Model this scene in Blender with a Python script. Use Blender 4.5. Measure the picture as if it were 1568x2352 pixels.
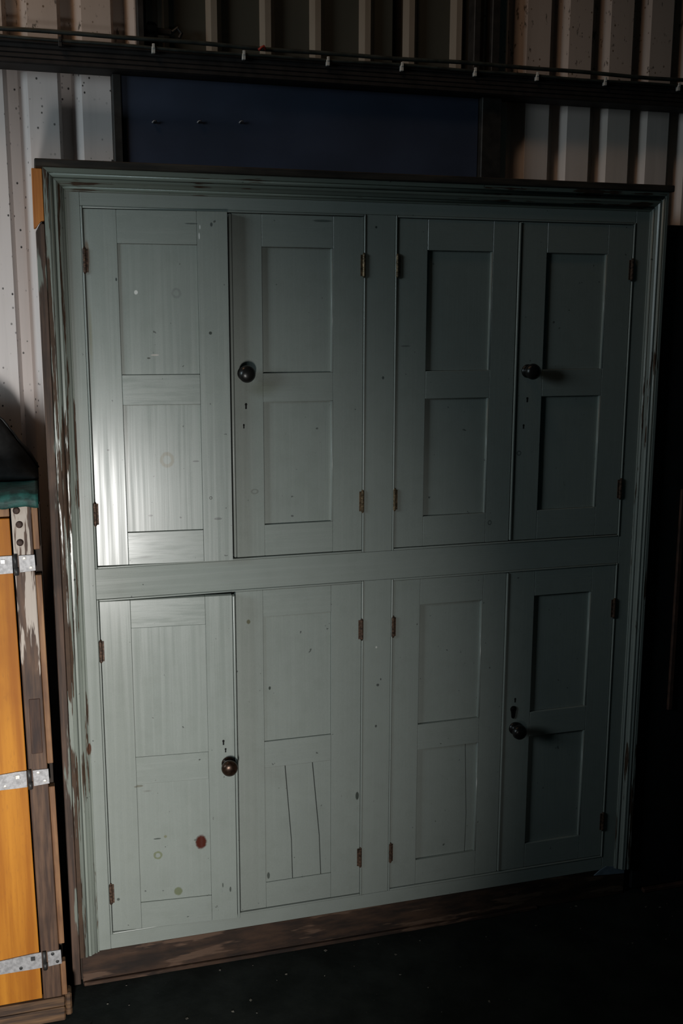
import bpy, bmesh, math, random
from mathutils import Vector, Matrix
random.seed(7)
sc = bpy.context.scene
for o in list(bpy.data.objects): bpy.data.objects.remove(o, do_unlink=True)
COL = sc.collection

# ------------------------------------------------------------------ camera
# world: cupboard front is the plane y = 0, x to the right, z up, metres
F_PX = 2389.28
cam = bpy.data.cameras.new('camera'); camo = bpy.data.objects.new('camera', cam); COL.objects.link(camo)
cam.sensor_fit = 'VERTICAL'; cam.sensor_height = 36.0; cam.sensor_width = 24.0
cam.lens = F_PX / 2352.0 * 36.0
cam.clip_start = 0.05; cam.clip_end = 60
right = Vector((0.95996933, -0.28009124, 0.00279101))
down = Vector((-0.04918976, -0.17838284, -0.98273085))
fwd = Vector((0.27575217, 0.94325419, -0.18501967))
m = Matrix((( right.x, -down.x, -fwd.x, 0.0), ( right.y, -down.y, -fwd.y, -2.45),
            ( right.z, -down.z, -fwd.z, 1.6642), (0, 0, 0, 1)))
camo.matrix_world = m
sc.camera = camo

# ------------------------------------------------------------------ light
sc.view_settings.view_transform = 'Standard'; sc.view_settings.look = 'None'
sc.view_settings.exposure = 0.0; sc.view_settings.gamma = 1.0; sc.view_settings.use_curve_mapping = False
wd = bpy.data.worlds.new('world'); sc.world = wd; wd.use_nodes = True
bg = wd.node_tree.nodes['Background']; bg.inputs['Color'].default_value = (0.30, 0.72, 0.78, 1); bg.inputs['Strength'].default_value = 0.006

def area(name, loc, target, sx, sy, power, color, spread):
    l = bpy.data.lights.new(name, 'AREA'); l.shape = 'RECTANGLE'; l.size = sx; l.size_y = sy
    l.energy = power; l.color = color; l.spread = math.radians(spread)
    o = bpy.data.objects.new(name, l); COL.objects.link(o); o.location = loc
    d = Vector(target) - Vector(loc)
    o.rotation_euler = d.to_track_quat('-Z', 'Y').to_euler()
    return o
# low daylight from an opening behind and to the left of the photographer
area('daylight_opening', (-0.29, -3.0, 0.64), (-0.52, 0.0, 0.55), 0.18, 0.46, 12.4, (1.0, 0.98, 0.95), 63)
# cool daylight raking along the wall from a high window at the left end of the shed
area('side_window', (-3.2, -1.30, 2.20), (-0.35, 0.55, 1.50), 1.5, 1.1, 5.6, (0.76, 0.92, 1.0), 50)
# weak warm fills added out of view overhead to warm the upper wall
area('warm_fill', (-0.5, -0.15, 3.35), (0.05, 0.45, 2.35), 0.3, 0.3, 1.0, (1.0, 0.62, 0.36), 95)
area('warm_fill_far', (0.35, -0.45, 3.30), (1.50, 0.45, 2.15), 0.3, 0.3, 0.30, (1.0, 0.66, 0.44), 66)  # further added fill, brightens the right-hand wall

# ------------------------------------------------------------------ helpers
def tag(o, label=None, cat=None, group=None, kind=None):
    if label: o['label'] = label
    if cat: o['category'] = cat
    if group: o['group'] = group
    if kind: o['kind'] = kind
    return o
def empty(name, loc=(0, 0, 0)):
    o = bpy.data.objects.new(name, None); COL.objects.link(o); o.location = loc; o.empty_display_size = 0.05
    return o
def link(name, me, mat, parent=None, loc=(0, 0, 0), rz=0.0):
    o = bpy.data.objects.new(name, me); COL.objects.link(o)
    if mat is not None and not me.materials: me.materials.append(mat)
    if parent is not None: o.parent = parent
    o.location = loc; o.rotation_euler = (0, 0, rz)
    return o
def mesh_from_bm(name, bm, smooth=False):
    bmesh.ops.recalc_face_normals(bm, faces=bm.faces[:])
    me = bpy.data.meshes.new(name); bm.to_mesh(me); bm.free()
    if smooth:
        for p in me.polygons: p.use_smooth = True
    return me
def add_box(bm, x0, x1, y0, y1, z0, z1, bev=0.0, seg=1):
    r = bmesh.ops.create_cube(bm, size=1.0)
    vs = r['verts']
    for v in vs:
        v.co = Vector(((x0 + x1) / 2 + v.co.x * (x1 - x0), (y0 + y1) / 2 + v.co.y * (y1 - y0), (z0 + z1) / 2 + v.co.z * (z1 - z0)))
    if bev > 0:
        es = list({e for v in vs for e in v.link_edges})
        bmesh.ops.bevel(bm, geom=es, offset=bev, segments=seg, profile=0.5, affect='EDGES')
def box(name, x0, x1, y0, y1, z0, z1, mat, parent=None, bev=0.0, seg=1):
    bm = bmesh.new(); add_box(bm, x0, x1, y0, y1, z0, z1, bev, seg)
    return link(name, mesh_from_bm(name, bm), mat, parent)
def add_prism(bm, pts, y0, y1, bev=0.0):
    """polygon in x,z pushed from y0 to y1"""
    a = [bm.verts.new((x, y0, z)) for x, z in pts]; b = [bm.verts.new((x, y1, z)) for x, z in pts]
    n = len(pts); fs = [bm.faces.new(a), bm.faces.new(b[::-1])]
    for i in range(n): fs.append(bm.faces.new((a[i], b[i], b[(i + 1) % n], a[(i + 1) % n])))
    if bev > 0:
        es = list({e for f in fs for e in f.edges})
        bmesh.ops.bevel(bm, geom=es, offset=bev, segments=1, profile=0.5, affect='EDGES')
def prism(name, pts, y0, y1, mat, parent=None, bev=0.0):
    bm = bmesh.new(); add_prism(bm, pts, y0, y1, bev)
    return link(name, mesh_from_bm(name, bm), mat, parent)
def add_lathe(bm, prof, c, n=24):
    """profile (r, h): h runs towards -y from the point c"""
    rings = []
    for r, h in prof:
        if r < 1e-5: rings.append([bm.verts.new((c[0], c[1] - h, c[2]))])
        else: rings.append([bm.verts.new((c[0] + r * math.cos(2 * math.pi * k / n), c[1] - h, c[2] + r * math.sin(2 * math.pi * k / n))) for k in range(n)])
    for a, b in zip(rings, rings[1:]):
        for k in range(n):
            k2 = (k + 1) % n
            if len(a) == 1 and len(b) == 1: continue
            if len(a) == 1: bm.faces.new((a[0], b[k], b[k2]))
            elif len(b) == 1: bm.faces.new((a[k], b[0], a[k2]))
            else: bm.faces.new((a[k], b[k], b[k2], a[k2]))
    return rings
def add_tube(bm, pts, r, n=8):
    rings = []
    for i, p in enumerate(pts):
        p = Vector(p); t = (Vector(pts[min(i + 1, len(pts) - 1)]) - Vector(pts[max(i - 1, 0)])).normalized()
        up = Vector((0, 1, 0)) if abs(t.y) < 0.9 else Vector((1, 0, 0))
        a = t.cross(up).normalized(); b = t.cross(a).normalized()
        rr = r[i] if isinstance(r, (list, tuple)) else r
        rings.append([bm.verts.new(p + rr * (a * math.cos(2 * math.pi * k / n) + b * math.sin(2 * math.pi * k / n))) for k in range(n)])
    for q, s in zip(rings, rings[1:]):
        for k in range(n): bm.faces.new((q[k], q[(k + 1) % n], s[(k + 1) % n], s[k]))
    bm.faces.new(rings[0][::-1]); bm.faces.new(rings[-1])
def tube(name, pts, r, mat, parent=None, n=8):
    bm = bmesh.new(); add_tube(bm, pts, r, n)
    return link(name, mesh_from_bm(name, bm, True), mat, parent)

# ------------------------------------------------------------------ materials
class NT:
    def __init__(s, name):
        s.mat = bpy.data.materials.new(name); s.mat.use_nodes = True
        s.t = s.mat.node_tree; s.n = s.t.nodes; s.b = s.n['Principled BSDF']
        s._pos = None
    def new(s, typ): return s.n.new(typ)
    def lk(s, a, b): s.t.links.new(a, b)
    def pos(s):
        if s._pos is None: s._pos = s.new('ShaderNodeNewGeometry').outputs['Position']
        return s._pos
    def mapped(s, scale, loc=(0, 0, 0)):
        n = s.new('ShaderNodeMapping'); n.inputs['Scale'].default_value = scale; n.inputs['Location'].default_value = loc
        s.lk(s.pos(), n.inputs['Vector']); return n.outputs['Vector']
    def noise(s, scale, sc=1.0, detail=4.0, rough=0.55, loc=(0, 0, 0)):
        n = s.new('ShaderNodeTexNoise'); s.lk(s.mapped(scale, loc), n.inputs['Vector'])
        n.inputs['Scale'].default_value = sc; n.inputs['Detail'].default_value = detail; n.inputs['Roughness'].default_value = rough
        return n.outputs['Fac']
    def ramp(s, fac, a, b, va=0.0, vb=1.0):
        n = s.new('ShaderNodeMapRange'); n.interpolation_type = 'SMOOTHSTEP'; n.clamp = True
        s.lk(fac, n.inputs['Value'])
        for k, v in (('From Min', a), ('From Max', b), ('To Min', va), ('To Max', vb)): n.inputs[k].default_value = v
        return n.outputs['Result']
    def math(s, op, a, b=None, c=None):
        n = s.new('ShaderNodeMath'); n.operation = op
        for i, v in enumerate((a, b, c)):
            if v is None: continue
            if isinstance(v, (int, float)): n.inputs[i].default_value = v
            else: s.lk(v, n.inputs[i])
        return n.outputs[0]
    def mix(s, fac, a, b):
        n = s.new('ShaderNodeMix'); n.data_type = 'RGBA'
        for i, v in ((0, fac), (6, a), (7, b)):
            if isinstance(v, (int, float)): n.inputs[i].default_value = v
            elif isinstance(v, tuple): n.inputs[i].default_value = (*v[:3], 1)
            else: s.lk(v, n.inputs[i])
        return n.outputs[2]
    def xyz(s):
        n = s.new('ShaderNodeSeparateXYZ'); s.lk(s.pos(), n.inputs[0]); return n.outputs
    def bump(s, h, strength, dist):
        n = s.new('ShaderNodeBump'); n.inputs['Strength'].default_value = strength; n.inputs['Distance'].default_value = dist
        s.lk(h, n.inputs['Height']); s.lk(n.outputs['Normal'], s.b.inputs['Normal'])
    def done(s, color, rough, metal=0.0, spec=0.5):
        i = s.b.inputs
        if isinstance(color, tuple): i['Base Color'].default_value = (*color[:3], 1)
        else: s.lk(color, i['Base Color'])
        if isinstance(rough, (int, float)): i['Roughness'].default_value = rough
        else: s.lk(rough, i['Roughness'])
        i['Metallic'].default_value = metal; i['Specular IOR Level'].default_value = spec
        return s.mat

SAGE = (0.330, 0.364, 0.332)
# marks on the paintwork plus a painted knob shadow: x, z, half width, half height, colour, strength, ring(0 filled / 1 ring)
MARKS = [
 (0.287, 1.331, 0.015, 0.017, (0.20, 0.16, 0.08), 0.5, 1), (0.318, 1.715, 0.010, 0.011, (0.16, 0.17, 0.16), 0.35, 1),
 (0.228, 1.716, 0.0045, 0.005, (0.85, 0.85, 0.80), 0.9, 0), (0.266, 1.575, 0.010, 0.002, (0.65, 0.58, 0.52), 0.7, 0),
 (0.252, 1.568, 0.004, 0.002, (0.03, 0.03, 0.02), 0.8, 0), (0.344, 0.355, 0.0145, 0.020, (0.085, 0.020, 0.012), 1.0, 0),
 (0.236, 0.330, 0.010, 0.010, (0.17, 0.19, 0.08), 0.7, 1), (0.284, 0.226, 0.011, 0.012, (0.13, 0.15, 0.05), 0.7, 0),
 (0.762, 0.417, 0.005, 0.012, (0.05, 0.06, 0.05), 0.9, 0), (0.393, 1.625, 0.004, 0.004, (0.04, 0.05, 0.04), 0.9, 0),
 (0.372, 1.842, 0.0018, 0.008, (0.75, 0.78, 0.75), 0.9, 0), (0.374, 1.862, 0.0016, 0.005, (0.75, 0.78, 0.75), 0.9, 0),
 (0.400, 1.868, 0.003, 0.005, (0.05, 0.06, 0.06), 0.8, 0), (0.355, 1.869, 0.016, 0.0015, (0.05, 0.06, 0.06), 0.7, 0),
 (0.185, 1.744, 0.002, 0.004, (0.04, 0.05, 0.05), 0.9, 0), (0.386, 1.238, 0.0035, 0.0035, (0.05, 0.06, 0.05), 0.9, 1),
 (0.245, 1.199, 0.006, 0.0025, (0.06, 0.06, 0.06), 0.8, 0), (0.161, 1.229, 0.0025, 0.002, (0.03, 0.03, 0.03), 0.9, 0),
 (0.402, 1.187, 0.010, 0.003, (0.10, 0.10, 0.10), 0.6, 0), (0.354, 1.326, 0.008, 0.002, (0.10, 0.10, 0.10), 0.7, 0),
 (0.153, 1.358, 0.003, 0.002, (0.05, 0.04, 0.04), 0.8, 0), (0.228, 1.100, 0.020, 0.004, (0.12, 0.11, 0.11), 0.45, 0),
 (0.236, 0.375, 0.010, 0.002, (0.05, 0.06, 0.05), 0.8, 0), (0.256, 0.379, 0.004, 0.004, (0.20, 0.20, 0.10), 0.7, 0),
 (0.330, 0.362, 0.004, 0.003, (0.06, 0.07, 0.06), 0.6, 0), (0.530, 0.738, 0.003, 0.005, (0.04, 0.05, 0.04), 0.9, 0),
 (0.477, 0.918, 0.005, 0.006, (0.12, 0.11, 0.05), 0.8, 0), (0.521, 0.224, 0.004, 0.010, (0.05, 0.06, 0.05), 0.8, 0),
 (0.801, 1.874, 0.003, 0.003, (0.04, 0.05, 0.05), 0.9, 0), (0.816, 0.720, 0.004, 0.004, (0.05, 0.05, 0.05), 0.8, 0),
 (0.824, 0.735, 0.002, 0.003, (0.05, 0.05, 0.05), 0.8, 0), (0.812, 0.607, 0.003, 0.004, (0.05, 0.05, 0.05), 0.8, 0),
 (0.822, 1.515, 0.003, 0.004, (0.04, 0.05, 0.05), 0.8, 0), (0.668, 1.885, 0.025, 0.003, (0.07, 0.09, 0.08), 0.7, 0),
 (0.811, 0.823, 0.0025, 0.003, (0.75, 0.75, 0.70), 0.8, 0), (0.497, 1.245, 0.009, 0.006, (0.20, 0.21, 0.19), 0.7, 1),
 (0.135, 0.222, 0.004, 0.004, (0.05, 0.06, 0.05), 0.8, 0), (0.415, 0.218, 0.0025, 0.008, (0.05, 0.06, 0.05), 0.8, 0),
 (0.396, 0.232, 0.002, 0.007, (0.05, 0.06, 0.05), 0.7, 0), (0.195, 0.520, 0.012, 0.003, (0.15, 0.14, 0.10), 0.7, 0),
 (0.215, 0.505, 0.012, 0.003, (0.15, 0.14, 0.12), 0.5, 0), (0.080, 0.632, 0.006, 0.016, (0.10, 0.045, 0.025), 1.0, 0),
 (0.063, 1.058, 0.003, 0.003, (0.03, 0.03, 0.03), 1.0, 0), (0.124, 1.62, 0.005, 0.085, (0.22, 0.19, 0.09), 0.45, 0),
 (0.520, 1.495, 0.045, 0.025, (0.15, 0.15, 0.09), 0.45, 0), (0.123, 1.795, 0.006, 0.035, (0.18, 0.10, 0.05), 0.6, 0),
 (1.197, 1.315, 0.006, 0.006, (0.07, 0.08, 0.08), 0.7, 1), (1.120, 1.135, 0.005, 0.006, (0.07, 0.08, 0.08), 0.7, 1),
 (0.880, 1.592, 0.014, 0.002, (0.08, 0.09, 0.09), 0.6, 0), (1.255, 0.540, 0.030, 0.018, (0.10, 0.11, 0.10), 0.45, 0),  # last mark: soft shadow painted to the right of the lower black knob
]
def paint(name, streak, chips=0.0, marks=True, rough=0.25, tone=(1, 1, 1)):
    t = NT(name)
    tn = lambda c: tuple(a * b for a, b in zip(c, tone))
    big = t.noise((5, 5, 5), 1.0, 3)
    mot = t.noise((22, 22, 22), 1.0, 5)
    st = t.noise(streak, 1.0, 3, 0.6)
    fine = t.noise((420, 420, 420), 1.0, 2)
    col = t.mix(t.ramp(big, 0.3, 0.7, 0.0, 0.55), tn(SAGE), tn((0.305, 0.335, 0.310)))
    col = t.mix(t.ramp(mot, 0.45, 0.75, 0.0, 0.35), col, tn((0.27, 0.30, 0.265)))
    col = t.mix(t.ramp(st, 0.5, 0.8, 0.0, 0.10), col, (0.40, 0.43, 0.40))
    col = t.mix(t.ramp(fine, 0.35, 0.7, 0.0, 0.20), col, (0.22, 0.25, 0.23))
    X, Y, Z = t.xyz()
    h = t.math('MULTIPLY', st, 1.0)
    # small scattered nicks
    nk = t.ramp(t.noise((70, 70, 70), 1.0, 2, 0.5, (3, 1, 5)), 0.735, 0.76)
    col = t.mix(t.math('MULTIPLY', nk, 0.75), col, (0.07, 0.075, 0.07))
    if marks:
        wob = t.math('MULTIPLY', t.math('SUBTRACT', t.noise((160, 160, 160), 1.0, 2), 0.5), 1.3)
        for (x, z, rx, rz, c, s_, ring) in MARKS:
            dx = t.math('DIVIDE', t.math('SUBTRACT', X, x), rx); dz = t.math('DIVIDE', t.math('SUBTRACT', Z, z), rz)
            d = t.math('SQRT', t.math('ADD', t.math('MULTIPLY', dx, dx), t.math('MULTIPLY', dz, dz)))
            d = t.math('ADD', d, t.math('MULTIPLY', wob, 0.22))
            if ring: f = t.ramp(t.math('ABSOLUTE', t.math('SUBTRACT', d, 0.85)), 0.12, 0.36, s_, 0.0)
            elif s_ < 0.6: f = t.ramp(d, 0.1, 1.2, s_, 0.0)
            else: f = t.ramp(d, 0.75, 1.1, s_, 0.0)
            col = t.mix(f, col, c)
    r = t.ramp(st, 0.3, 0.75, rough - 0.05, rough + 0.10)
    if chips > 0:
        cn = t.noise((streak[0] * 0.85, streak[1] * 0.85, streak[2] * 1.2), 1.0, 5, 0.62, (7, 2, 4))
        c2 = t.noise((12, 12, 3.5), 1.0, 2, 0.5, (1, 9, 4))
        if chips > 0.1: cn = t.math('ADD', cn, t.ramp(X, 0.038, 0.056, 0.085, 0.0))      # the exposed outer edge is worn hardest
        cm = t.ramp(t.math('ADD', cn, t.math('MULTIPLY', t.math('SUBTRACT', c2, 0.5), 0.55)), 0.665 - chips, 0.69 - chips)
        brown = t.mix(t.noise((40, 40, 40), 1.0, 3), (0.10, 0.055, 0.03), (0.035, 0.022, 0.014))
        col = t.mix(cm, col, brown)
        r = t.math('MAXIMUM', r, t.math('MULTIPLY', cm, 0.75))
        h = t.math('SUBTRACT', h, t.math('MULTIPLY', cm, 1.2))
    t.bump(h, 0.08, 0.0012)
    return t.done(col, r, 0.0, 0.45)
M = {}
M['paint_v'] = paint('sage_paint_vertical', (95, 95, 1.8))
M['paint_h'] = paint('sage_paint_horizontal', (1.8, 95, 95))
M['mould_l'] = paint('sage_paint_badly_worn', (75, 75, 2.6), 0.125, True, tone=(0.85, 0.86, 0.82))
M['mould_v'] = paint('sage_paint_worn_vertical', (75, 75, 3.0), 0.03, True)
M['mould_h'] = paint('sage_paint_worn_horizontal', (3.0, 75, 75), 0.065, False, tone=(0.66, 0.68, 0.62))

def wood(name, dark, light, streak, paintcol=None, pz=None, rough=0.65, pamt=0.5, bump=0.5):
    t = NT(name)
    g = t.noise(streak, 1.0, 5, 0.6); b = t.noise((8, 8, 8), 1.0, 3)
    col = t.mix(t.ramp(g, 0.3, 0.72), dark, light)
    col = t.mix(t.ramp(b, 0.45, 0.75, 0, 0.6), col, tuple(0.45 * v for v in dark))
    if paintcol:
        k = t.noise((streak[0] * 0.5, streak[1] * 0.5, max(streak[2] * 0.8, 5)), 1.0, 4, 0.6, (5, 5, 5))
        if pz:
            X, Y, Z = t.xyz()
            k = t.math('ADD', k, t.ramp(Z, pz[0], pz[1], -0.35, 0.0))
        col = t.mix(t.ramp(k, 0.60 - pamt * 0.2, 0.66 - pamt * 0.2), col, paintcol)
    t.bump(g, bump, 0.002)
    return t.done(col, rough)
M['old_wood'] = wood('old_brown_wood', (0.035, 0.022, 0.016), (0.13, 0.075, 0.05), (90, 90, 4), (0.20, 0.22, 0.19), None, 0.7, 0.15)
M['plinth'] = wood('plinth_wood', (0.018, 0.010, 0.007), (0.075, 0.038, 0.021), (9, 60, 40), (0.12, 0.070, 0.045), None, 0.75, 0.25)
M['cap'] = wood('dark_cap_wood', (0.018, 0.016, 0.013), (0.075, 0.058, 0.042), (5, 60, 60), None, None, 0.75)
M['raw_timber'] = wood('fresh_orange_timber', (0.48, 0.16, 0.030), (0.66, 0.25, 0.05), (110, 110, 5), None, None, 0.6)
M['carcass'] = wood('dark_carcass_wood', (0.02, 0.014, 0.010), (0.06, 0.038, 0.025), (50, 50, 4), None, None, 0.8)

def simple(name, c, r, metal=0.0, var=0.0, scale=30, spec=0.5, bump=0.0):
    t = NT(name); n = t.noise((scale,) * 3, 1.0, 4)
    col = t.mix(t.ramp(n, 0.3, 0.7, 0, 1), tuple(v * (1 - var) for v in c), tuple(min(1, v * (1 + var)) for v in c))
    if bump: t.bump(n, bump, 0.003)
    return t.done(col, r, metal, spec)
M['knob_dark'] = simple('dark_ebonised_knob', (0.012, 0.011, 0.010), 0.30, 0.0, 0.3)
M['knob_brass'] = simple('tarnished_brass_knob', (0.045, 0.025, 0.016), 0.30, 0.6, 0.5, 90)
M['black_hole'] = simple('keyhole_dark', (0.004, 0.004, 0.004), 0.9)
M['rust'] = simple('rusty_hinge', (0.085, 0.048, 0.030), 0.6, 0.3, 0.7, 160, 0.5, 0.3)
M['brass_hinge'] = simple('brass_hinge', (0.17, 0.12, 0.07), 0.45, 0.6, 0.6, 140)
M['galv'] = simple('galvanised_strap', (0.36, 0.355, 0.36), 0.55, 0.3, 0.22, 120, 0.5, 0.15)
M['pin'] = simple('dark_steel_pin', (0.05, 0.05, 0.05), 0.5, 0.5, 0.4)
M['bolt'] = simple('rusted_bolt', (0.055, 0.030, 0.022), 0.7, 0.2, 0.5, 150)
M['screw'] = simple('bright_screw', (0.62, 0.60, 0.56), 0.45, 0.5, 0.2, 100)
M['navy'] = simple('navy_board', (0.034, 0.046, 0.080), 0.55, 0.0, 0.15, 6)
M['purlin'] = simple('black_purlin', (0.014, 0.011, 0.010), 0.7, 0.0, 0.5, 25)
M['cable'] = simple('dark_green_cable', (0.030, 0.036, 0.032), 0.5, 0.0, 0.4, 30)
M['clip'] = simple('white_clip', (0.55, 0.55, 0.52), 0.5)
M['red'] = simple('red_wire_tape', (0.35, 0.03, 0.015), 0.5)
M['steel'] = simple('dark_steel', (0.022, 0.020, 0.018), 0.6, 0.2, 0.4, 30)
M['black_board'] = simple('black_board', (0.010, 0.010, 0.011), 0.6, 0.0, 0.3, 12)
M['screen_edge'] = simple('dark_red_timber', (0.07, 0.03, 0.018), 0.7, 0.0, 0.4, 30)
M['black_canvas'] = simple('black_canvas', (0.014, 0.014, 0.014), 0.55, 0.0, 0.4, 40, 0.5, 0.25)
M['green_canvas'] = simple('green_canvas', (0.012, 0.070, 0.060), 0.6, 0.0, 0.45, 60, 0.5, 0.35)
M['blue_patch'] = simple('blue_grey_paint', (0.20, 0.25, 0.31), 0.6, 0.0, 0.2)
M['flake'] = simple('paint_flakes', (0.15, 0.14, 0.12), 0.7, 0.0, 0.5, 40)

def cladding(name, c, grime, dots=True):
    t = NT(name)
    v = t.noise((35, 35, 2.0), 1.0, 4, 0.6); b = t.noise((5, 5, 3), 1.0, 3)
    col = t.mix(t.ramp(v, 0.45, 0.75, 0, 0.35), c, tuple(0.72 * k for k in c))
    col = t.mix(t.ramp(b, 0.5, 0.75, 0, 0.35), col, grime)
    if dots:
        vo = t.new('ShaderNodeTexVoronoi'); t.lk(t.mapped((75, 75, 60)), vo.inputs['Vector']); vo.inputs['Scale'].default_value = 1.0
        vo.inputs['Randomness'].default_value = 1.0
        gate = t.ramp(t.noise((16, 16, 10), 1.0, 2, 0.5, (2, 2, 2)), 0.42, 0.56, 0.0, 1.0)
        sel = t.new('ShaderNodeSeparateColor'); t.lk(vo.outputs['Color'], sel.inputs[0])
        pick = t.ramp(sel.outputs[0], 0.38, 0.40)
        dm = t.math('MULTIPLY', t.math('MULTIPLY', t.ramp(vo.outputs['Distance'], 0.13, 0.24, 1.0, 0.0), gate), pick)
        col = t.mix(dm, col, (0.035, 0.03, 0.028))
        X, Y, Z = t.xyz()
        # browner tint above the rail and cracks in the upper sheet
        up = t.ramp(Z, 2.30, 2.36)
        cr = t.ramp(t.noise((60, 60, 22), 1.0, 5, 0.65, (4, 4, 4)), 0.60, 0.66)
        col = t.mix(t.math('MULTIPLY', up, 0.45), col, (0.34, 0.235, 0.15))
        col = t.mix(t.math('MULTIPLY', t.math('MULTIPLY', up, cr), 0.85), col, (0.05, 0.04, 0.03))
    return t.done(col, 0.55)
M['clad_brightened'] = cladding('brightened_cladding', (0.78, 0.68, 0.62), (0.58, 0.48, 0.38), False)  # lighter copy of the cladding, with the light on the right wall painted in
M['clad_white'] = cladding('white_cladding', (0.66, 0.60, 0.575), (0.48, 0.40, 0.32))
M['clad_shaded'] = cladding('shaded_cladding', (0.060, 0.062, 0.050), (0.035, 0.045, 0.038), False)  # the cupboard's shadow on the middle bay is put into this colour
M['clad_lit_rib'] = cladding('lit_rib', (0.26, 0.225, 0.18), (0.14, 0.12, 0.09), False)  # paler colour paints the light caught by the sheet's flanks

def floor_mat():
    t = NT('black_dirty_floor')
    a = t.noise((7, 7, 7), 1.0, 6, 0.6); b = t.noise((90, 90, 90), 1.0, 3)
    col = t.mix(t.ramp(a, 0.3, 0.75), (0.006, 0.010, 0.009), (0.022, 0.028, 0.026))
    col = t.mix(t.ramp(b, 0.70, 0.76, 0, 0.7), col, (0.10, 0.10, 0.09))
    t.bump(a, 0.4, 0.01)
    return t.done(col, 0.8, 0.0, 0.25)
M['floor'] = floor_mat()

def plywood():
    t = NT('orange_plywood')
    g = t.noise((38, 38, 1.6), 1.0, 5, 0.55); b = t.noise((4, 4, 2.2), 1.0, 4, 0.6); f = t.noise((320, 320, 60), 1.0, 2)
    col = t.mix(t.ramp(g, 0.3, 0.7), (0.36, 0.118, 0.009), (0.56, 0.225, 0.022))
    col = t.mix(t.ramp(b, 0.45, 0.72, 0, 0.75), col, (0.26, 0.070, 0.007))
    col = t.mix(t.ramp(f, 0.55, 0.75, 0, 0.25), col, (0.25, 0.09, 0.02))
    return t.done(col, 0.6, 0.0, 0.25)
M['ply'] = plywood()
M['crate_post'] = wood('crate_hardwood', (0.045, 0.022, 0.014), (0.14, 0.075, 0.042), (110, 110, 7), (0.50, 0.43, 0.37), (0.70, 1.05), 0.65, 0.72)
M['crate_strip'] = wood('crate_edge_strip', (0.15, 0.065, 0.028), (0.36, 0.19, 0.085), (80, 80, 5), None, None, 0.65)
M['crate_rail'] = wood('crate_bottom_rail', (0.035, 0.020, 0.014), (0.24, 0.13, 0.06), (4, 40, 60), None, None, 0.65)
M['inset'] = wood('dark_inset', (0.030, 0.014, 0.010), (0.10, 0.045, 0.022), (60, 60, 8), None, None, 0.7)

# ------------------------------------------------------------------ the shed: floor and back wall
WY = 0.45
fl = box('floor', -3.0, 5.0, -6.0, 0.60, -0.10, 0.0, M['floor']); tag(fl, 'near-black dirty concrete floor', kind='structure')
wall = box('wall_back', -3.0, 5.0, 0.52, 0.56, 0.0, 3.4, M['steel']); tag(wall, 'corrugated metal shed wall behind the cupboard', kind='structure')
def sheet(x0, x1, z0, z1, start, per, mat, y=WY, d=0.046):
    """box-rib sheet: flat fronts with narrow grooves that begin at start + k*per"""
    prof = [(x0, 0.0)]
    k = math.floor((x0 - start) / per) - 1
    while True:
        s = start + k * per; k += 1
        if s > x1: break
        for dx, dy in ((0, 0), (0.010, d), (0.036, d), (0.060, 0)):
            x = s + dx
            if x0 < x < x1: prof.append((x, dy))
    prof.append((x1, 0.0))
    bm = bmesh.new()
    lo = [bm.verts.new((x, y + q, z0)) for x, q in prof]; hi = [bm.verts.new((x, y + q, z1)) for x, q in prof]
    lo2 = [bm.verts.new((x, y + q + 0.0015, z0)) for x, q in prof]; hi2 = [bm.verts.new((x, y + q + 0.0015, z1)) for x, q in prof]
    n = len(prof)
    for i in range(n - 1):
        bm.faces.new((lo[i], lo[i + 1], hi[i + 1], hi[i])); bm.faces.new((lo2[i + 1], lo2[i], hi2[i], hi2[i + 1]))
        bm.faces.new((hi[i], hi[i + 1], hi2[i + 1], hi2[i])); bm.faces.new((lo[i + 1], lo[i], lo2[i], lo2[i + 1]))
    bm.faces.new((lo[0], hi[0], hi2[0], lo2[0])); bm.faces.new((hi[-1], lo[-1], lo2[-1], hi2[-1]))
    return link('cladding_sheet', mesh_from_bm('cladding_sheet', bm), mat, wall)
sheet(-3.0, 0.252, 0.0, 2.30, -0.043, 0.133, M['clad_white'])
sheet(-3.0, 0.296, 2.30, 3.4, -0.037, 0.133, M['clad_white'])
sheet(0.296, 1.232, 1.2, 3.4, 9.0, 1.0, M['clad_shaded'], WY + 0.030)
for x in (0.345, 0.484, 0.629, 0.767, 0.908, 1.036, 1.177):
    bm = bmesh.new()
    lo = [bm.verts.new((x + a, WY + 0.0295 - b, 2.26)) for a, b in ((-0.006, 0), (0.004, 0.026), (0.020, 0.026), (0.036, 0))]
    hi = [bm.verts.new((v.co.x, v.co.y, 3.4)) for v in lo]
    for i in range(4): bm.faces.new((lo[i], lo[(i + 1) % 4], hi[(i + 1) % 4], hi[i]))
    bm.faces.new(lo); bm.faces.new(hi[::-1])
    link('rib', mesh_from_bm('rib', bm), M['clad_lit_rib'], wall)
sheet(1.262, 1.30, 2.30, 3.4, 0.4, 5, M['clad_white'])
sheet(1.30, 5.0, 2.30, 3.4, 1.337, 0.1335, M['clad_white'])
sheet(1.27, 5.0, 0.0, 2.30, 1.341, 0.1335, M['clad_brightened'])
box('post', 0.224, 0.246, 0.405, 0.449, 0.0, 2.2695, M['steel'], wall, 0.002)
box('post', 0.292, 0.309, 0.405, 0.449, 2.335, 3.4, M['steel'], wall, 0.002)
box('post', 1.240, 1.300, 0.395, 0.449, 0.0, 2.2695, M['steel'], wall, 0.002)
box('post', 1.214, 1.234, 0.405, 0.449, 2.335, 3.4, M['steel'], wall, 0.002)
box('post', 1.268, 1.292, 0.405, 0.449, 2.335, 3.4, M['steel'], wall, 0.002)
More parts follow.
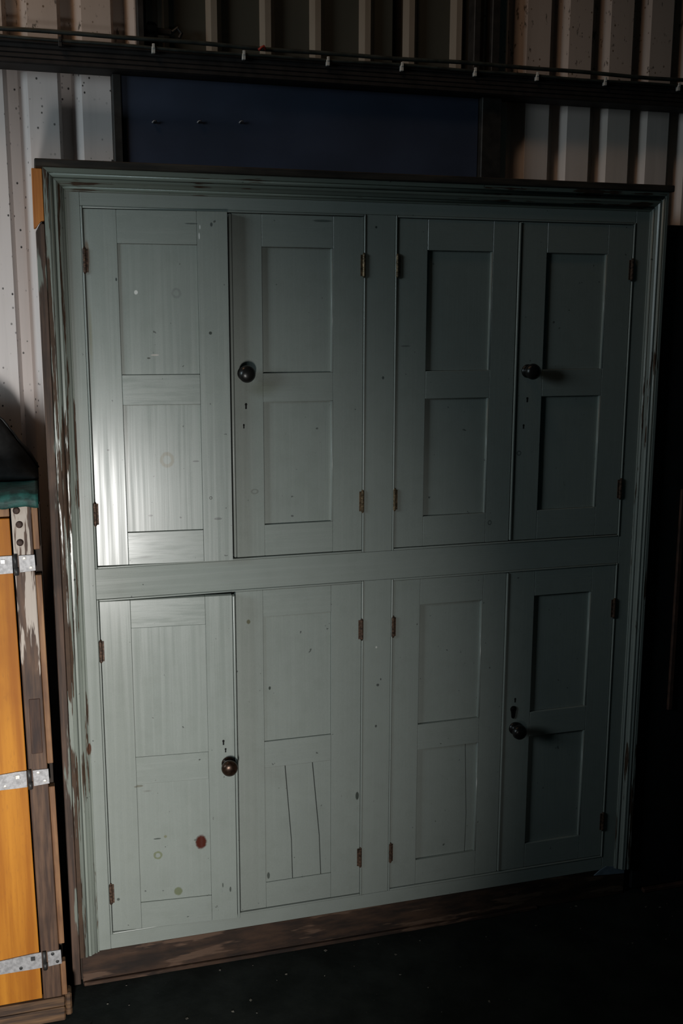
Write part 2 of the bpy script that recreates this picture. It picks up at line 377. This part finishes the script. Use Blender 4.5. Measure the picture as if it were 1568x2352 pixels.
# horizontal rail with shallow flutes
pb = bmesh.new()
add_box(pb, -3.0, 5.0, 0.366, 0.4485, 2.270, 2.330, 0.002)
for k in range(5):
    z = 2.2715 + k * 0.0116
    add_box(pb, -3.0, 5.0, 0.360, 0.368, z, z + 0.0088, 0.001)
link('purlin', mesh_from_bm('purlin', pb), M['purlin'], wall)
box('leak_blocker', -3.0, 5.0, 0.4490, 0.5195, 2.285, 2.325, M['purlin'], wall)  # added unseen behind the rail to block lamp light leaking down the grooves
# bracket plate on the upper sheet
bb = bmesh.new()
add_box(bb, 0.318, 0.345, 0.440, 0.455, 2.372, 2.402, 0.003); add_box(bb, 0.345, 0.385, 0.443, 0.455, 2.380, 2.395, 0.003)
add_tube(bb, [(0.385, 0.444, 2.388), (0.398, 0.442, 2.398), (0.408, 0.442, 2.386), (0.402, 0.442, 2.374)], 0.005)
link('bracket', mesh_from_bm('bracket', bb), M['steel'], wall)

# cables along the rail with their clips
CLIPS = [0.098, 0.324, 0.554, 0.778, 0.984, 1.196, 1.383, 1.596, 1.836]
def cable(zoff, yoff, r, ph, label):
    pts = []
    x = -2.8
    while x < 4.6:
        pts.append((x, 0.352 + yoff, 2.334 + zoff + 0.0015 * math.sin(x * 6 + ph) + 0.001 * math.sin(x * 17 + 2 * ph))); x += 0.06
    c = tube('cable', pts, r, M['cable']); tag(c, label, 'cable'); return c
c1 = cable(0.0115, 0.010, 0.0055, 0.3, 'thicker dark cable running along the very top of the black rail')
c2 = cable(-0.0085, 0.001, 0.0042, 1.9, 'thin dark cable held by pale clips just below the thicker one on the black rail')
for i, x in enumerate(CLIPS):
    bm = bmesh.new()
    mt = M['clip'] if i else M['steel']
    add_box(bm, x - 0.0045, x + 0.0045, 0.3465, 0.358, 2.311, 2.327, 0.0012)
    add_box(bm, x - 0.0035, x + 0.0035, 0.3445, 0.349, 2.322, 2.3335, 0.001)
    link('clip', mesh_from_bm('clip', bm), mt, c2)
bm = bmesh.new(); add_tube(bm, [(0.592, 0.349, 2.337), (0.600, 0.346, 2.343), (0.605, 0.346, 2.347), (0.611, 0.349, 2.339)], 0.0035)
link('red_tape', mesh_from_bm('red_tape', bm, True), M['red'], c1)

# navy board
nb = box('backing_board', 0.248, 1.239, 0.418, 0.432, 1.30, 2.269, M['navy'], None, 0.0015)
tag(nb, 'flat navy blue board fixed to the wall above the sage cupboard', 'board')
for x, z in ((0.326, 2.157), (0.443, 2.163), (0.554, 2.168)):
    bm = bmesh.new()
    add_tube(bm, [(x, 0.420, z), (x - 0.001, 0.409, z + 0.001)], 0.0022)
    add_tube(bm, [(x - 0.004, 0.408, z - 0.002), (x + 0.001, 0.406, z + 0.003), (x + 0.006, 0.409, z + 0.004), (x + 0.008, 0.413, z)], 0.0016)
    link('hook', mesh_from_bm('hook', bm, True), M['galv'], nb)

# ------------------------------------------------------------------ the sage cupboard
cup = empty('cupboard', (0.81, 0.2, 0.0))
tag(cup, 'tall sage green painted cupboard with eight panelled doors and worn moulding', 'cupboard')
def cpart(o):
    o.parent = cup; o.matrix_parent_inverse = Matrix.Translation((-0.81, -0.2, 0.0)); return o
def cbox(name, *a, **k): return cpart(box(name, *a, **k))
# carcass behind the face frame
cbox('side_panel', 0.030, 0.048, 0.024, 0.398, 0.0, 1.979, M['carcass'], bev=0.001)
cbox('side_panel', 1.567, 1.585, 0.024, 0.398, 0.0, 1.979, M['carcass'], bev=0.001)
cbox('back_panel', 0.0485, 1.5665, 0.386, 0.398, 0.02, 1.979, M['carcass'])
cbox('centre_panel', 0.804, 0.822, 0.050, 0.385, 0.09, 1.978, M['carcass'])
cbox('shelf', 0.0485, 0.8035, 0.050, 0.385, 1.030, 1.050, M['carcass']); cbox('shelf', 0.8225, 1.5665, 0.050, 0.385, 1.030, 1.050, M['carcass'])
cbox('top_board', 0.020, 1.597, -0.026, 0.400, 1.9795, 1.996, M['cap'], bev=0.002)
# left edge boards
sb = cpart(prism('edge_board', [(0.016, 0.0), (0.035, 0.0), (0.035, 1.862), (0.026, 1.863), (0.016, 1.845)], 0.004, 0.0235, M['old_wood'], None, 0.0015))
sb['label'] = 'old brown board along the left edge of the cupboard'
so = cpart(prism('edge_patch', [(0.012, 1.851), (0.017, 1.852), (0.027, 1.868), (0.035, 1.868), (0.035, 1.9785), (0.013, 1.9785)], 0.002, 0.022, M['raw_timber'], None, 0.0012))
so['label'] = 'fresh orange timber patch'
# face frame
Y1 = 0.024
def frame(name, x0, x1, z0, z1, horiz=False): return cbox(name, x0, x1, 0.0, Y1, z0, z1, M['paint_h' if horiz else 'paint_v'], bev=0.0009)
frame('frame_stile', 0.0365, 0.112, 0.088, 1.978)
frame('frame_stile', 1.505, 1.5845, 0.088, 1.978)
frame('frame_rail', 0.1124, 1.5046, 1.903, 1.978, True)
frame('frame_rail', 0.1124, 1.5046, 1.0025, 1.0765, True)
frame('frame_rail', 0.1124, 1.5046, 0.0885, 0.128, True)
frame('frame_stile', 0.776, 0.850, 1.0770, 1.9025)
frame('frame_stile', 0.776, 0.850, 0.1285, 1.0020)
# bead round each opening
def bead(name, x0, x1, z0, z1, mat, parent=None, y0=-0.0022, y1=0.018):
    o = box(name, x0, x1, y0, y1, z0, z1, mat, parent, 0.0021, 4)
    for p_ in o.data.polygons: p_.use_smooth = True
    return cpart(o) if parent is None else o
OPEN = [(0.112, 0.776, 1.0765, 1.903), (0.850, 1.505, 1.0765, 1.903), (0.112, 0.776, 0.128, 1.0025), (0.850, 1.505, 0.128, 1.0025)]
for x0, x1, z0, z1 in OPEN:
    b = 0.0052
    bead('bead', x0 + 0.0006, x0 + b, z0 + 0.0002, z1 - 0.0002, M['paint_v']); bead('bead', x1 - b, x1 - 0.0006, z0 + 0.0002, z1 - 0.0002, M['paint_v'])
    bead('bead', x0 + b + 0.0002, x1 - b - 0.0002, z0 + 0.0004, z0 + b, M['paint_h']); bead('bead', x0 + b + 0.0002, x1 - b - 0.0002, z1 - b, z1 - 0.0004, M['paint_h'])
# moulding, outer edge to inner edge: (u, height in front of the frame)
def arc(cx, r, h0, n=5): return [(cx - r * math.cos(math.pi * k / n), h0 + r * math.sin(math.pi * k / n)) for k in range(n + 1)]
PROF = [(0.0, 0.0), (0.0, 0.019), (0.0095, 0.0195), (0.0105, 0.0145)] + arc(0.0155, 0.0045, 0.0145) + [(0.0205, 0.0115), (0.0215, 0.0155), (0.0265, 0.0160), (0.030, 0.0120), (0.0355, 0.0085), (0.0365, 0.0055)] + arc(0.040, 0.0030, 0.0050) + [(0.0440, 0.0035), (0.0470, 0.0032), (0.0475, 0.0)]
def moulding(fn0, fn1, mat):
    bm = bmesh.new()
    a = [bm.verts.new(fn0(u, h)) for u, h in PROF]; b = [bm.verts.new(fn1(u, h)) for u, h in PROF]
    n = len(PROF)
    for i in range(n): bm.faces.new((a[i], a[(i + 1) % n], b[(i + 1) % n], b[i])).smooth = (4 <= i < 9) or (16 <= i < 21)
    bm.faces.new(a[::-1]); bm.faces.new(b)
    return cpart(link('moulding', mesh_from_bm('moulding', bm), mat))
XL, XR, ZT, ZB, YF = 0.036, 1.585, 1.979, 0.088, -0.0003
moulding(lambda u, h: (XL + u, YF - h, ZB), lambda u, h: (XL + u, YF - h, ZT - u - 0.0003), M['mould_l'])
moulding(lambda u, h: (XR - u * 0.86, YF - h, ZB), lambda u, h: (XR - u * 0.86, YF - h, ZT - u - 0.0003), M['mould_v'])
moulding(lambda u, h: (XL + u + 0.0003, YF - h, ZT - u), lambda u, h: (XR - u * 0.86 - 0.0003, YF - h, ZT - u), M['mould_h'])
# plinth
pl = cbox('plinth', 0.040, 1.582, 0.002, 0.020, 0.0, 0.0872, M['plinth'], bev=0.0015); pl['label'] = 'scuffed bare brown plinth board'
ps = cbox('plinth_strip', 0.042, 1.30, -0.008, 0.0015, 0.0, 0.010, M['plinth'], bev=0.002)
pp = cpart(prism('plinth_patch', [(1.480, 0.074), (1.500, 0.088), (1.520, 0.098), (1.545, 0.093), (1.580, 0.090), (1.580, 0.066), (1.53, 0.070)], -0.0015, 0.0018, M['blue_patch'], None, 0.0006))
pp['label'] = 'blue grey painted scrap at the plinth end'

# doors: columns with their panel edges (hinge side, x0, x1, stile inner left, stile inner right)
UP = dict(z0=1.0835, z1=1.8965, rails=[1.823, 1.530, 1.461, 1.161]); LO = dict(z0=0.135, z1=0.9965, rails=[0.927, 0.597, 0.526, 0.206])
ARC = [(0.0, 0.0)]
KNOB = [(0.0, 0.0), (0.0175, 0.0), (0.0175, 0.003), (0.014, 0.006), (0.009, 0.008), (0.0085, 0.014), (0.012, 0.018), (0.0185, 0.023), (0.0205, 0.030), (0.0190, 0.037), (0.0130, 0.0415), (0.0060, 0.0435), (0.0, 0.0438)]
def keyhole_pts(x, z, s=1.0, k=0):
    c = [(x + 0.0030 * s * math.cos(a), z + 0.0045 * s + 0.0034 * s * math.sin(a)) for a in [math.radians(d) for d in range(-50, 231, 28)]]
    return c + [(x - 0.0020 * s, z - 0.0065 * s), (x + 0.0018 * s, z - 0.0065 * s)]
def make_door(side, x0, x1, il, ir, H, label, ajar=0.0, recess=(0.008, 0.008), meet_bead=None, knob=None, keys=(), hinge_mat='rust', splits=None):
    hx = x0 - 0.001 if side == 'L' else x1 + 0.001
    z0, z1 = H['z0'], H['z1']; r = H['rails']
    T = 0.022; yb = 0.0012
    L = lambda x: x - hx
    bm = bmesh.new(); add_box(bm, L(x0) + 0.003, L(x1) - 0.003, yb + 0.0185, yb + T, z0 + 0.003, z1 - 0.003)
    d = link('door', mesh_from_bm('door', bm), M['carcass'])
    cpart(d); d.location = (hx, 0.0, 0.0); d.rotation_euler = (0, 0, -ajar if side == 'L' else ajar)
    d['label'] = label
    def dbox(name, a, b, ya, yb_, c, e, mat, bev=0.0009): return box(name, L(a), L(b), yb + ya, yb + yb_, c, e, M[mat], d, bev)
    sx0, sx1 = x0, x1
    if meet_bead == 'L':
        bead('bead', L(x0), L(x0) + 0.0060, z0 + 0.001, z1 - 0.001, M['paint_v'], d, yb - 0.0035, yb + 0.018); sx0 = x0 + 0.0074
    if meet_bead == 'R':
        bead('bead', L(x1) - 0.0060, L(x1), z0 + 0.001, z1 - 0.001, M['paint_v'], d, yb - 0.0030, yb + 0.018); sx1 = x1 - 0.0072
    dbox('stile', sx0, il, 0, 0.0185, z0, z1, 'paint_v')
    bm = bmesh.new(); add_box(bm, L(ir), L(sx1), yb, yb + 0.0185, z0, z1, 0.0004)
    for q, (a, b) in enumerate(((r[1], r[0]), (r[3], r[2]))):      # sloping inner edge beside each panel
        rc = recess[q]
        if rc < 0.008: continue
        A_ = []; R_ = 0.0128; t0_ = math.radians(12)
        for z in (a + 0.0006, b - 0.0006):
            ring = [(L(ir) - R_ * (math.sin(t_) - math.sin(t0_)), yb + 0.0001 + R_ * (math.cos(t0_) - math.cos(t_))) for t_ in [math.radians(v_) for v_ in (12, 19, 26.5, 34)]]
            ring += [(ring[-1][0], yb + rc), (L(ir), yb + rc)]
            A_.append([bm.verts.new((x_, y_, z)) for x_, y_ in ring])
        for k in range(6): bm.faces.new((A_[0][k], A_[0][(k + 1) % 6], A_[1][(k + 1) % 6], A_[1][k])).smooth = k < 3
        bm.faces.new(A_[0]); bm.faces.new(A_[1][::-1])
    link('stile', mesh_from_bm('stile', bm), M['paint_v'], d)
    g = 0.0003
    dbox('rail', il + g, ir - g, 0, 0.0185, r[0], z1, 'paint_h')
    dbox('rail', il + g, ir - g, 0, 0.0185, r[2], r[1], 'paint_h')
    dbox('rail', il + g, ir - g, 0, 0.0185, z0, r[3], 'paint_h')
    for q, (a, b) in enumerate(((r[1], r[0]), (r[3], r[2]))):
        rc = recess[q]
        if splits and splits[0] == q:
            xs_t = [il + g] + [t for t, _ in splits[1]] + [ir - g]; xs_b = [il + g] + [t for _, t in splits[1]] + [ir - g]
            for k in range(len(xs_t) - 1):
                gl = 0.0011 if k else 0.0; gr = 0.0011 if k < len(xs_t) - 2 else 0.0
                mid = lambda t0, t1, f: t0 + (t1 - t0) * f + 0.0035
                pts = [(L(xs_b[k] + gl), a + g), (L(xs_b[k + 1] - gr), a + g)]
                if k < len(xs_t) - 2: pts.append((L(mid(xs_b[k + 1], xs_t[k + 1], 0.35) - gr), a + (b - a) * 0.35))
                pts += [(L(xs_t[k + 1] - gr), b - g), (L(xs_t[k] + gl), b - g)]
                if k: pts.append((L(mid(xs_b[k], xs_t[k], 0.35) + gl), a + (b - a) * 0.35))
                bm = bmesh.new(); add_prism(bm, pts, yb + rc + 0.0004 * (k % 2), yb + 0.018, 0.0006)
                link('panel_board', mesh_from_bm('panel_board', bm), M['paint_v'], d)
        else:
            dbox('panel', il + g, ir - g, rc, 0.0180, a + g, b - g, 'paint_v', 0.0005)
    if knob:
        kx, kz, km = knob
        bm = bmesh.new(); add_lathe(bm, KNOB, (L(kx), yb - 0.0001, kz)); o = link('knob', mesh_from_bm('knob', bm, True), M[km], d)
        o['label'] = 'tarnished brass knob' if km == 'knob_brass' else 'black round knob'
    for x, z, s in keys:
        bm = bmesh.new(); add_prism(bm, keyhole_pts(L(x), z, s), yb - 0.0004, yb + 0.0006); link('keyhole', mesh_from_bm('keyhole', bm), M['black_hole'], d)
    hz = (1.784, 1.208) if H is UP else (0.874, 0.240)
    for i, z in enumerate(hz):
        bm = bmesh.new(); x = 0.0
        add_tube(bm, [(x, -0.0022, z - 0.029), (x, -0.0022, z - 0.0275), (x, -0.0022, z - 0.0255)], [0.0012, 0.0026, 0.0036], 10)
        for k in range(5): add_tube(bm, [(x, -0.0022, z - 0.025 + k * 0.0102), (x, -0.0022, z - 0.0154 + k * 0.0102)], 0.0042, 10)
        add_tube(bm, [(x, -0.0022, z + 0.0262), (x, -0.0022, z + 0.028), (x, -0.0022, z + 0.0295)], [0.0036, 0.0026, 0.0012], 10)
        s_ = 1 if side == 'L' else -1
        add_box(bm, min(0, s_ * 0.008), max(0, s_ * 0.008), -0.0006, 0.0010, z - 0.025, z + 0.025)
        link('hinge', mesh_from_bm('hinge', bm), M[hinge_mat], d)
    return d
RAD = math.radians
make_door('L', 0.1185, 0.4372, 0.190, 0.368, UP, 'upper door at the left end standing slightly ajar', RAD(4.7), (0.005, 0.0065))
make_door('R', 0.4440, 0.7695, 0.521, 0.6945, UP, 'upper door with black knob beside the ajar door', 0.0, (0.009, 0.009), 'L', (0.476, 1.530, 'knob_dark'), ((0.4785, 1.452, 1.0), (0.4725, 1.404, 0.75)), 'brass_hinge')
make_door('L', 0.8565, 1.1745, 0.934, 1.108, UP, 'upper door right of the centre post', 0.0, (0.0082, 0.0082), None, None, (), 'brass_hinge')
make_door('R', 1.1765, 1.4985, 1.2555, 1.4285, UP, 'upper door with black knob at the dark end', 0.0, (0.0082, 0.0082), 'L', (1.2135, 1.527, 'knob_dark'), ((1.215, 1.453, 0.9), (1.207, 1.384, 0.8)))
make_door('L', 0.1185, 0.4400, 0.190, 0.368, LO, 'lower door with brass knob standing ajar', RAD(5.0), (0.0010, 0.0030), 'R', (0.417, 0.563, 'knob_brass'), ((0.4055, 0.6185, 0.95), (0.4105, 0.5975, 0.8)))
make_door('R', 0.4440, 0.7695, 0.514, 0.690, LO, 'lower door with a split lower panel', 0.0, (0.005, 0.0025), None, None, (), 'rust', (1, [(0.568, 0.586), (0.641, 0.663)]))
hd = make_door('L', 0.8565, 1.1720, 0.930, 1.107, LO, 'lower door right of the centre post', 0.0, (0.009, 0.009), None, None, (), 'rust', (1, [(1.072, 1.078)]))
dh = make_door('R', 1.1735, 1.4985, 1.257, 1.429, LO, 'lower door with black knob at the dark end', 0.0, (0.0082, 0.0082), 'L', (1.2125, 0.556, 'knob_dark'), ((1.211, 0.636, 0.9),))
bm = bmesh.new(); hx = 1.4985 + 0.001
add_lathe(bm, [(0, 0), (0.009, 0), (0.009, 0.0025), (0.004, 0.004), (0, 0.004)], (1.206 - hx, 0.0010, 0.612), 14)
add_prism(bm, [(1.198 - hx, 0.612), (1.214 - hx, 0.612), (1.211 - hx, 0.588), (1.206 - hx, 0.584), (1.201 - hx, 0.588)], -0.002, 0.001, 0.0006)
link('escutcheon', mesh_from_bm('escutcheon', bm), M['knob_dark'], dh)

# ------------------------------------------------------------------ wooden crate with strap hinges
CX0, CX1, CY, CT = -1.02, -0.005, -0.12, 1.262
crate = empty('crate', (-0.5, 0.14, 0.0))
tag(crate, 'wooden crate with orange plywood door, brown post and galvanised strap hinges', 'crate')
def kpart(o):
    o.parent = crate; o.matrix_parent_inverse = Matrix.Translation((0.5, -0.14, 0.0)); return o
def kbox(name, *a, **k): return kpart(box(name, *a, **k))
kbox('side_board', -0.022, CX1 - 0.001, -0.094, 0.40, 0.0, 1.2575, M['carcass'], bev=0.001)
kbox('side_board', CX0, CX0 + 0.02, -0.094, 0.40, 0.0, 1.2575, M['crate_post'], bev=0.001)
kbox('back_board', CX0 + 0.0205, -0.0225, 0.385, 0.40, 0.02, 1.2575, M['carcass'])
kbox('lid', CX0, CX1, -0.112, 0.40, 1.258, 1.263, M['carcass'])
kbox('base_board', CX0 + 0.0205, -0.0225, -0.09, 0.3845, 0.02, 0.04, M['carcass'])
kpart(prism('post', [(-0.0545, 0.062), (-0.0125, 0.062), (-0.024, 1.2575), (-0.066, 1.2575)], CY, -0.095, M['crate_post'], None, 0.0018))
# pale edge strip, cut away behind the hinges
for za, zb in ((0.198, 0.598), (0.655, 1.100), (1.158, 1.2575)):
    f = lambda z: -0.0125 - 0.0115 * (z - 0.06) / 1.2
    kpart(prism('edge_strip', [(f(za) + 0.0006, za), (f(za) + 0.0135, za), (f(zb) + 0.0135, zb), (f(zb) + 0.0006, zb)], CY + 0.003, -0.095, M['crate_strip'], None, 0.0012))
kpart(prism('edge_strip', [(-0.0118, 0.062), (0.0005, 0.062), (-0.0002, 0.150), (-0.0125, 0.150)], CY + 0.004, -0.095, M['crate_strip'], None, 0.0012))
kpart(prism('door_panel', [(CX0 + 0.05, 0.056), (-0.0575, 0.064), (-0.0700, 1.2300), (CX0 + 0.05, 1.2300)], CY + 0.002, -0.102, M['ply'], None, 0.0012))['label'] = 'orange varnished plywood door'
kbox('top_rail', CX0 + 0.05, -0.0695, CY, -0.096, 1.2345, 1.2575, M['crate_strip'], bev=0.0012)
kbox('post', CX0, CX0 + 0.048, CY, -0.095, 0.062, 1.2575, M['crate_post'], bev=0.0015)
kbox('bottom_rail', CX0, -0.006, CY - 0.003, -0.095, 0.036, 0.0605, M['crate_rail'], bev=0.0025)
kbox('bottom_rail', CX0, -0.006, CY - 0.006, -0.095, 0.0, 0.0355, M['crate_rail'], bev=0.003)
kbox('corner_block', -0.0055, 0.0100, CY + 0.004, -0.080, 0.004, 0.064, M['crate_rail'], bev=0.004)
kbox('inset_plate', -0.0510, -0.0265, CY - 0.0016, CY + 0.002, 0.684, 0.815, M['inset'], bev=0.0012)['label'] = 'dark brown inset plate in the post'
for x, z in ((-0.0545, 1.247), (-0.0500, 1.216), (-0.0505, 1.176)):
    bm = bmesh.new(); add_lathe(bm, [(0, 0), (0.0078, 0), (0.0076, 0.003), (0.0050, 0.0050), (0.0026, 0.0046), (0, 0.0046)], (x, CY + 0.0004, z), 14)
    kpart(link('bolt', mesh_from_bm('bolt', bm, True), M['bolt']))
def strap(zc, px, lean, leaf_w, sz):
    """strap hinge: tapered strap on the door, pin, leaf on the post"""
    y0 = CY - 0.0030; y1 = CY - 0.0002
    bm = bmesh.new()
    pts = [(px - 0.007, zc - 0.020), (px - 0.007, zc + 0.020), (px - 0.030, zc + 0.0195), (px - 0.34, zc + 0.0075 - 0.012), (px - 0.36, zc - 0.012), (px - 0.34, zc - 0.020), (px - 0.030, zc - 0.0200)]
    add_prism(bm, pts, y0 + 0.001, y1 + 0.001, 0.0006)
    h = link('strap_hinge', mesh_from_bm('strap_hinge', bm), M['galv']); kpart(h); h['label'] = 'galvanised strap hinge'
    bm = bmesh.new(); add_prism(bm, [(px + 0.007, zc - 0.019), (px + 0.007 + leaf_w, zc - 0.0165), (px + 0.006 + leaf_w, zc + 0.0195), (px + 0.006, zc + 0.0195)], y0, y1, 0.0006)
    link('leaf', mesh_from_bm('leaf', bm), M['galv'], h)
    bm = bmesh.new(); add_tube(bm, [(px, CY - 0.004, zc - 0.024), (px, CY - 0.004, zc - 0.008)], 0.0052, 12); add_tube(bm, [(px - 0.001, CY - 0.004, zc - 0.0075), (px - 0.001, CY - 0.004, zc + 0.0225)], 0.0046, 12)
    link('pin', mesh_from_bm('pin', bm, True), M['pin'], h)
    for q, (dx, dz) in enumerate(((0.018, 0.0125), (leaf_w - 0.003, -0.009), (-0.027, 0.008), (-0.055, -0.012), (-0.13, -0.006), (-0.24, -0.010))):
        bm = bmesh.new(); cy = y0 - 0.0002 + (0.001 if dx < 0 else 0)
        if q == 2: add_box(bm, px + dx - 0.0048, px + dx + 0.0048, cy - 0.0022, cy + 0.0006, zc + dz - 0.0048, zc + dz + 0.0048, 0.0006)
        else: add_lathe(bm, [(0, 0), (0.0042, 0), (0.0036, 0.0014), (0.0016, 0.0018), (0.0014, 0.0008), (0, 0.0008)], (px + dx, cy + 0.0004, zc + dz), 12)
        link('screw', mesh_from_bm('screw', bm), M['screw' if sz else 'pin'], h)
strap(1.128, -0.0615, 0, 0.034, 1)
strap(0.6255, -0.0570, 0, 0.035, 1)
strap(0.1665, -0.0465, 0, 0.031, 0)

# green canvas lying on the crate, its front hem rolled over the edge
def grid_mesh(name, fn, nu, nv):
    bm = bmesh.new(); vs = [[bm.verts.new(fn(i / nu, j / nv)) for j in range(nv + 1)] for i in range(nu + 1)]
    for i in range(nu):
        for j in range(nv): bm.faces.new((vs[i][j], vs[i + 1][j], vs[i + 1][j + 1], vs[i][j + 1]))
    return mesh_from_bm(name, bm, True)
def wob(x, y): return math.sin(x * 61 + y * 17) * 0.5 + math.sin(x * 113 - y * 41 + 1.3) * 0.35 + math.sin(x * 190 + y * 90) * 0.25
def canvas(u, v):
    x = CX0 - 0.005 + u * (CX1 - CX0 + 0.002)
    path = [(0.395, 1.266), (0.20, 1.268), (0.05, 1.271), (-0.03, 1.275), (-0.085, 1.281), (-0.112, 1.286), (-0.1285, 1.281), (-0.134, 1.270), (-0.1315, 1.258), (-0.1245, 1.256)]
    t = v * (len(path) - 1); k = min(int(t), len(path) - 2); f = t - k
    y = path[k][0] + (path[k + 1][0] - path[k][0]) * f; z = path[k][1] + (path[k + 1][1] - path[k][1]) * f
    w = wob(x, y)
    return (x, y - 0.0015 * max(0, w) * (v > 0.5), z + (0.0022 * w + 0.0015 if v < 0.75 else 0.0030 * w))
gc = link('canvas_sheet', grid_mesh('canvas_sheet', canvas, 150, 45), M['green_canvas'])
sm = gc.modifiers.new('thickness', 'SOLIDIFY'); sm.thickness = 0.0025; sm.offset = 1.0
tag(gc, 'faded green canvas spread over the crate top with a rolled front hem', 'canvas')
# black folded sheet heaped on top
def heap(u, v):
    x = -0.98 + u * 0.975
    prof = [(-0.98, 0.24), (-0.40, 0.27), (-0.20, 0.235), (-0.10, 0.148), (-0.06, 0.098), (-0.02, 0.040), (-0.005, 0.012)]
    h = prof[-1][1]
    for (xa, ha), (xb, hb) in zip(prof, prof[1:]):
        if xa <= x <= xb: h = ha + (hb - ha) * (x - xa) / (xb - xa); break
    y = 0.12 + v * 0.265
    s = min(1, math.sin(math.pi * min(v * 1.15 + 0.02, 1.0)) * 1.35) if v < 0.86 else max(0.0, (1 - v) / 0.14 * 0.35)
    z = 1.2795 + max(0.004, h * s + 0.006 * wob(x, y * 2) * s)
    return (x, y, z)
bm = bmesh.new(); nu, nv = 90, 26
vs = [[bm.verts.new(heap(i / nu, j / nv)) for j in range(nv + 1)] for i in range(nu + 1)]
for i in range(nu):
    for j in range(nv): bm.faces.new((vs[i][j], vs[i + 1][j], vs[i + 1][j + 1], vs[i][j + 1]))
border = [vs[i][0] for i in range(nu + 1)] + [vs[nu][j] for j in range(1, nv + 1)] + [vs[i][nv] for i in range(nu - 1, -1, -1)] + [vs[0][j] for j in range(nv - 1, 0, -1)]
low = [bm.verts.new((v.co.x, v.co.y, 1.2785)) for v in border]
for i in range(len(border)):
    j = (i + 1) % len(border); bm.faces.new((border[i], border[j], low[j], low[i]))
bm.faces.new(low)
bh = link('folded_sheet', mesh_from_bm('folded_sheet', bm, True), M['black_canvas'])
tag(bh, 'black folded waterproof sheet heaped on the green canvas against the wall', 'sheet')
pts = []
for k in range(24):
    u = 0.80 + 0.20 * k / 23; p = heap(u, 0.30); pts.append((p[0], p[1] - 0.002, p[2] + 0.004))
tube('piping', pts, 0.0035, M['black_canvas'], bh)

# ------------------------------------------------------------------ dark boarded screen to the right
scr = empty('boarded_screen', (2.0, 0.05, 0.0))
tag(scr, 'tall near-black boarded screen standing right of the sage cupboard', 'screen')
def spart(o):
    o.parent = scr; o.matrix_parent_inverse = Matrix.Translation((-2.0, -0.05, 0.0)); return o
for k in range(5):
    x = 1.605 + k * 0.170
    spart(box('board', x, x + 0.166, 0.0, 0.022, 0.012, 1.900 - 0.004 * (k % 2), M['black_board'], None, 0.002))
spart(box('brace', 1.605, 2.451, 0.0225, 0.05, 0.30, 0.38, M['black_board'], None, 0.002)); spart(box('brace', 1.605, 2.451, 0.0225, 0.05, 1.50, 1.58, M['black_board'], None, 0.002))
spart(box('bottom_strip', 1.640, 2.451, -0.016, -0.0005, 0.0, 0.012, M['screen_edge'], None, 0.002))
spart(box('batten', 1.686, 1.700, -0.010, -0.0005, 0.56, 1.20, M['screen_edge'], None, 0.002))
for sx in (1.62, 2.40): spart(box('foot', sx, sx + 0.05, 0.023, 0.38, 0.0, 0.05, M['black_board'], None, 0.003))

# ------------------------------------------------------------------ litter on the floor
rnd = random.Random(3)
bm = bmesh.new()
for k in range(75):
    x = rnd.uniform(-0.05, 1.9); y = -0.02 - abs(rnd.gauss(0, 0.28)); s = rnd.choice((0.0015, 0.002, 0.003, 0.004)); a = rnd.uniform(0, 3.1)
    if y < -1.2: continue
    vs_ = [bm.verts.new((x + s * rnd.uniform(.5, 1.3) * math.cos(a + q * 1.571), y + s * rnd.uniform(.4, 1.2) * math.sin(a + q * 1.571), 0.0012 + rnd.uniform(0, 0.001))) for q in range(4)]
    v2 = [bm.verts.new((v.co.x, v.co.y, 0.0003)) for v in vs_]
    bm.faces.new(vs_); bm.faces.new(v2[::-1])
    for q in range(4): bm.faces.new((vs_[q], v2[q], v2[(q + 1) % 4], vs_[(q + 1) % 4]))
gr = link('paint_flakes', mesh_from_bm('paint_flakes', bm), M['flake'])
tag(gr, 'tiny paint flakes and grit scattered on the black floor', 'flakes', kind='stuff')
